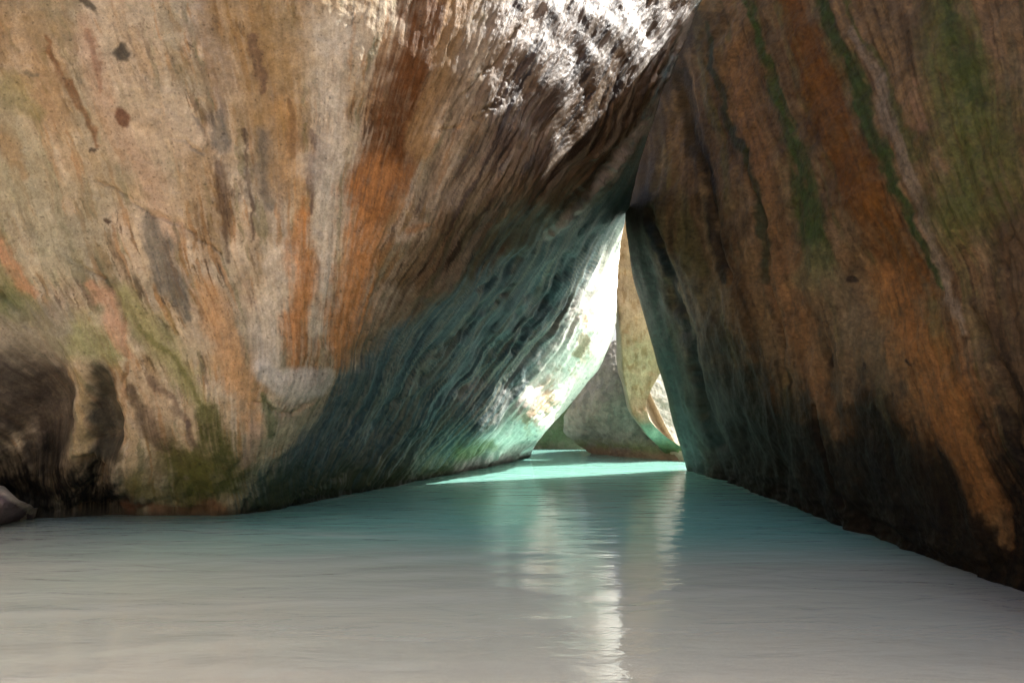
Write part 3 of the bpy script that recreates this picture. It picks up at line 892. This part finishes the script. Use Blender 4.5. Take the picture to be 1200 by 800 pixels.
    # green run-off
    b([(868, -10, 4), (895, 70, 6), (918, 130, 8), (938, 195, 13), (952, 255, 18), (958, 300, 16)], (.07, .10, .03), .9, .5, .6, .4)
    b([(958, -10, 5), (985, 55, 11), (1008, 115, 11), (1035, 180, 8), (1062, 250, 6), (1098, 335, 3)], (.06, .085, .026), .92, .5, .5, .35)
    b([(985, -10, 3), (1030, 75, 4), (1064, 150, 7), (1078, 190, 6)], (.11, .12, .04), .7, .6)
    b([(826, 30, 3), (850, 110, 4), (872, 185, 5), (890, 260, 6), (896, 330, 4)], (.05, .065, .035), .8, .5)
    b([(1000, 30, 5), (1030, 105, 9), (1058, 175, 9), (1084, 255, 8), (1106, 335, 7), (1130, 390, 4)], (.30, .235, .165), .75, .5, .3, .3)
    b([(1100, -20, 16), (1120, 60, 30), (1140, 140, 44), (1150, 210, 44), (1115, 260, 24)], (.13, .14, .042), .85, .85, .9)
    b([(1110, 0, 8), (1130, 60, 12), (1140, 110, 14)], (.07, .09, .025), .7, .6, .9)
    b([(960, 310, 20), (940, 330, 14)], (.24, .21, .11), .6, .7)
    b([(792, 85, 7), (816, 170, 9), (834, 265, 7), (846, 330, 4)], (.03, .024, .016), .8, .6)
    b([(1140, 350, 8), (1175, 430, 10), (1195, 520, 10)], (.09, .06, .035), .7, .6)
    # blue-green outer edge of the passage
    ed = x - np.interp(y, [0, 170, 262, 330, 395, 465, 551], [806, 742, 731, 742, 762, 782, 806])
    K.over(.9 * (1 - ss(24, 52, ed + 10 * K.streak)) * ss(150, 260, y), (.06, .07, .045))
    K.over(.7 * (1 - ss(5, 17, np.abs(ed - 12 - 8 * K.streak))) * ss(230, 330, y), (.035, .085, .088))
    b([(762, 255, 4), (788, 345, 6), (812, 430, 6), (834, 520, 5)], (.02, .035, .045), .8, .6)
    b([(800, 20, 20), (760, 130, 26), (748, 200, 24), (752, 250, 16)], (.035, .026, .018), .9, .6, .3, .3)  # crevice shade beside the apex painted dark
    # black tidal growth and painted base shade in one, ragged top edge
    tide_shade = 1.75 + .6 * fbm(s / 22, P[..., 1] * .2, 221, 3) + .35 * K.streakfine + .35 * K.blot
    tide_shade = tide_shade * (1 + .9 * ss(8, 13, P[..., 1]) * (1 - ss(15, 18, P[..., 1])))
    low = 1 - ss(.55, 1.2, P[..., 2] / np.maximum(tide_shade, .3))
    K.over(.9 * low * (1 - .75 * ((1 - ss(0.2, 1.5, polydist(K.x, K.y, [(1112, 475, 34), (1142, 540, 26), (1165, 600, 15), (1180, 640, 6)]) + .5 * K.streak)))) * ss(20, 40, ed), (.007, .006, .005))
    for cx, cy, r in ((972, 422, 5), (1156, 498, 4), (997, 325, 4), (1065, 428, 3), (1015, 430, 3)):
        K.band([(cx - 1, cy - 2, r), (cx + 1, cy + 2, r)], (.05, .035, .025), .9, .2, .05, .05)
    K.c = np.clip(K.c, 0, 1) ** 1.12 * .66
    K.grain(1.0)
    gloss = np.clip(.02 * np.clip(K.blot, 0, 1), 0, .4)
    extra = 6
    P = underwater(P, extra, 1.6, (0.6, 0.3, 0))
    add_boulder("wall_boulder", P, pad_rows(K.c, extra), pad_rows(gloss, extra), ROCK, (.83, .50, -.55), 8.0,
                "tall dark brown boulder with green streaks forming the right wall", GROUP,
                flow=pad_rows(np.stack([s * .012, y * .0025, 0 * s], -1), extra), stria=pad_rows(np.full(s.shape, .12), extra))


# ------------------------------------------------------------------ boulders beyond the gap
def far_boulder(name, label, top, right, bottom, left, ctrl, base, layers, back, reach, n=(150, 170), seed=1, amp=.10, under_in=(0, .6, 0)):
    G = coons(top, right, bottom, left, n[0], n[1])
    x, y = G[..., 0], G[..., 1]
    Z = depth_field(ctrl)(x, y)
    P = unproject(x, y, Z)
    nrm = grid_normals(P)
    view = P - np.array([0, 0, CAM_H])
    nrm *= np.where((nrm * view).sum(-1) > 0, -1, 1)[..., None]
    h = amp * fbm(P[..., 0] * .7 + seed, P[..., 1] * .7, P[..., 2] * .7, 4) + amp * .35 * fbm(P[..., 0] * 3 + seed, P[..., 1] * 3, P[..., 2] * 3, 4, .6)
    P = P + nrm * h[..., None]
    P[-1, :, 2] = np.minimum(P[-1, :, 2], -.02)
    K = Paint(x, y, x * 2 + seed, 300 + seed, base)
    layers(K, x, y, P)
    K.c *= (1 + .22 * K.blot)[..., None]
    P = underwater(P, 4, 1.2, under_in)
    return add_boulder(name, P, pad_rows(K.c, 4), pad_rows(np.zeros(x.shape), 4), ROCK_FAR, back, reach, label, GROUP, rings=8)


def far_boulders():
    def wl(p): return waterline(p)
    # grey block in the middle of the gap
    bot = [(694, 531), (720, 534), (760, 537), (800, 540)]

    def lay(K, x, y, P):
        K.over(.6 * ss(-.2, .5, fbm(x / 8, y / 30, 5, 4)), (.30, .29, .25))
        K.over(.6 * ss(.1, .5, fbm(x / 10, y / 12, 6, 4)), (.15, .16, .14))
        K.over(.8 * (1 - ss(.25, .75, P[..., 2] + .15 * K.blot)) * ss(-.3, .2, K.blot + .3), (.15, .17, .06))
        K.over(.85 * (1 - ss(.1, .4, P[..., 2] + .1 * K.blot)), (.24, .15, .105))
    far_boulder("grey_boulder", "grey boulder with a reddish waterline in the middle of the gap",
                [(704, 402), (735, 396), (790, 396)], [(790, 396), (800, 450), (803, 500), (800, 540)], bot, [(704, 402), (690, 435), (659, 490), (661, 505), (678, 522), (694, 531)],
                [(704, 402, 25.8), (735, 396, 25.6), (790, 396, 25.6), (720, 430, 24.6), (690, 440, 25.6), (659, 490, 26.5), (690, 490, 25.0), (730, 490, 24.2), (770, 490, 24.2), (800, 450, 25), (803, 500, 24.5)] + wl(bot),
                (.26, .25, .215), lay, (.2, .98, 0), 4, seed=3)
    # tall golden column right of it
    bot = [(788, 538), (800, 540), (812, 542)]

    def lay(K, x, y, P):
        K.over(.7 * ss(-.1, .5, fbm(x / 6, y / 40, 15, 4)), (.36, .29, .19))
        K.over(.6 * ss(.0, .5, fbm(x / 7, y / 14, 16, 4)), (.20, .13, .06))
        K.over(.85 * ss(478, 505, y + 8 * K.blot), (.10, .19, .14))
        K.over(.8 * ss(515, 530, y + 6 * K.blot), (.13, .17, .05))
    far_boulder("golden_boulder", "narrow golden brown boulder with a green foot beside the right wall",
                [(716, 230), (735, 228), (760, 230)], [(760, 230), (768, 340), (778, 430), (765, 452), (757, 470), (760, 492), (778, 510), (800, 525), (812, 542)], bot,
                [(716, 230), (722, 330), (729, 400), (731, 440), (741, 484), (760, 510), (788, 538)],
                [(716, 230, 22.6), (760, 230, 22.4), (724, 330, 22.6), (760, 340, 22.2), (730, 440, 22.4), (750, 400, 22.0), (775, 430, 22.5), (741, 484, 22.4), (757, 470, 22.5), (760, 505, 22.2)] + wl(bot),
                (.31, .24, .15), lay, (-.12, .99, 0), 1.8, n=(90, 220), seed=7, amp=.08)
    # low shaded rock at the far end of the water
    bot = [(585, 527), (640, 526), (700, 527)]

    def lay(K, x, y, P):
        K.over(.7 * ss(-.2, .4, K.blot), (.07, .10, .05))
    far_boulder("shaded_boulder", "dark green boulder low at the far end of the water",
                [(580, 440), (640, 430), (720, 440)], [(720, 440), (725, 490), (700, 527)], bot, [(580, 440), (570, 490), (585, 527)],
                [(580, 440, 31.5), (640, 430, 31.2), (720, 440, 31.5), (570, 490, 31), (640, 480, 30.2), (725, 490, 31)] + wl(bot),
                (.13, .14, .09), lay, (0, 1, 0), 4, seed=11)
    # sunlit pale rock outside
    bot = [(725, 512), (780, 511), (850, 512)]

    def lay(K, x, y, P):
        K.over(.4 * ss(.0, .5, K.blot), (.42, .42, .42))
    far_boulder("pale_boulder", "sunlit whitish boulder seen through the narrow slit outside",
                [(725, 440), (780, 436), (850, 440)], [(850, 440), (862, 480), (850, 512)], bot, [(725, 440), (715, 480), (725, 512)],
                [(725, 440, 45), (780, 436, 44.5), (850, 440, 46), (715, 480, 45), (780, 478, 43.5), (862, 480, 46)] + wl(bot),
                (.6, .63, .66), lay, (0, 1, 0), 6, seed=17, amp=.3)
    # wet stone at the left edge of the pool
    bot = [(-60, 622), (0, 614), (22, 609), (40, 606)]

    def lay(K, x, y, P):
        K.over(.6 * ss(-.1, .4, K.blot), (.10, .075, .075))
    stone = far_boulder("wet_stone", "small wet purplish stone at the left edge of the water",
                [(-55, 572), (-10, 574), (18, 592)], [(18, 592), (30, 600), (40, 606)], bot, [(-55, 572), (-70, 590), (-60, 622)],
                [(-55, 572, 9.3), (-10, 574, 9.25), (18, 592, 9.3), (-30, 590, 9.0), (5, 598, 9.1), (-70, 590, 9.2)] + wl(bot),
                (.12, .088, .085), lay, (-.2, .97, 0), .6, seed=23, amp=.06, n=(90, 60))
    stone["category"] = "stone"


build_sand()
build_blocker_terrain()
build_water()
left_boulder()
right_boulder()
far_boulders()
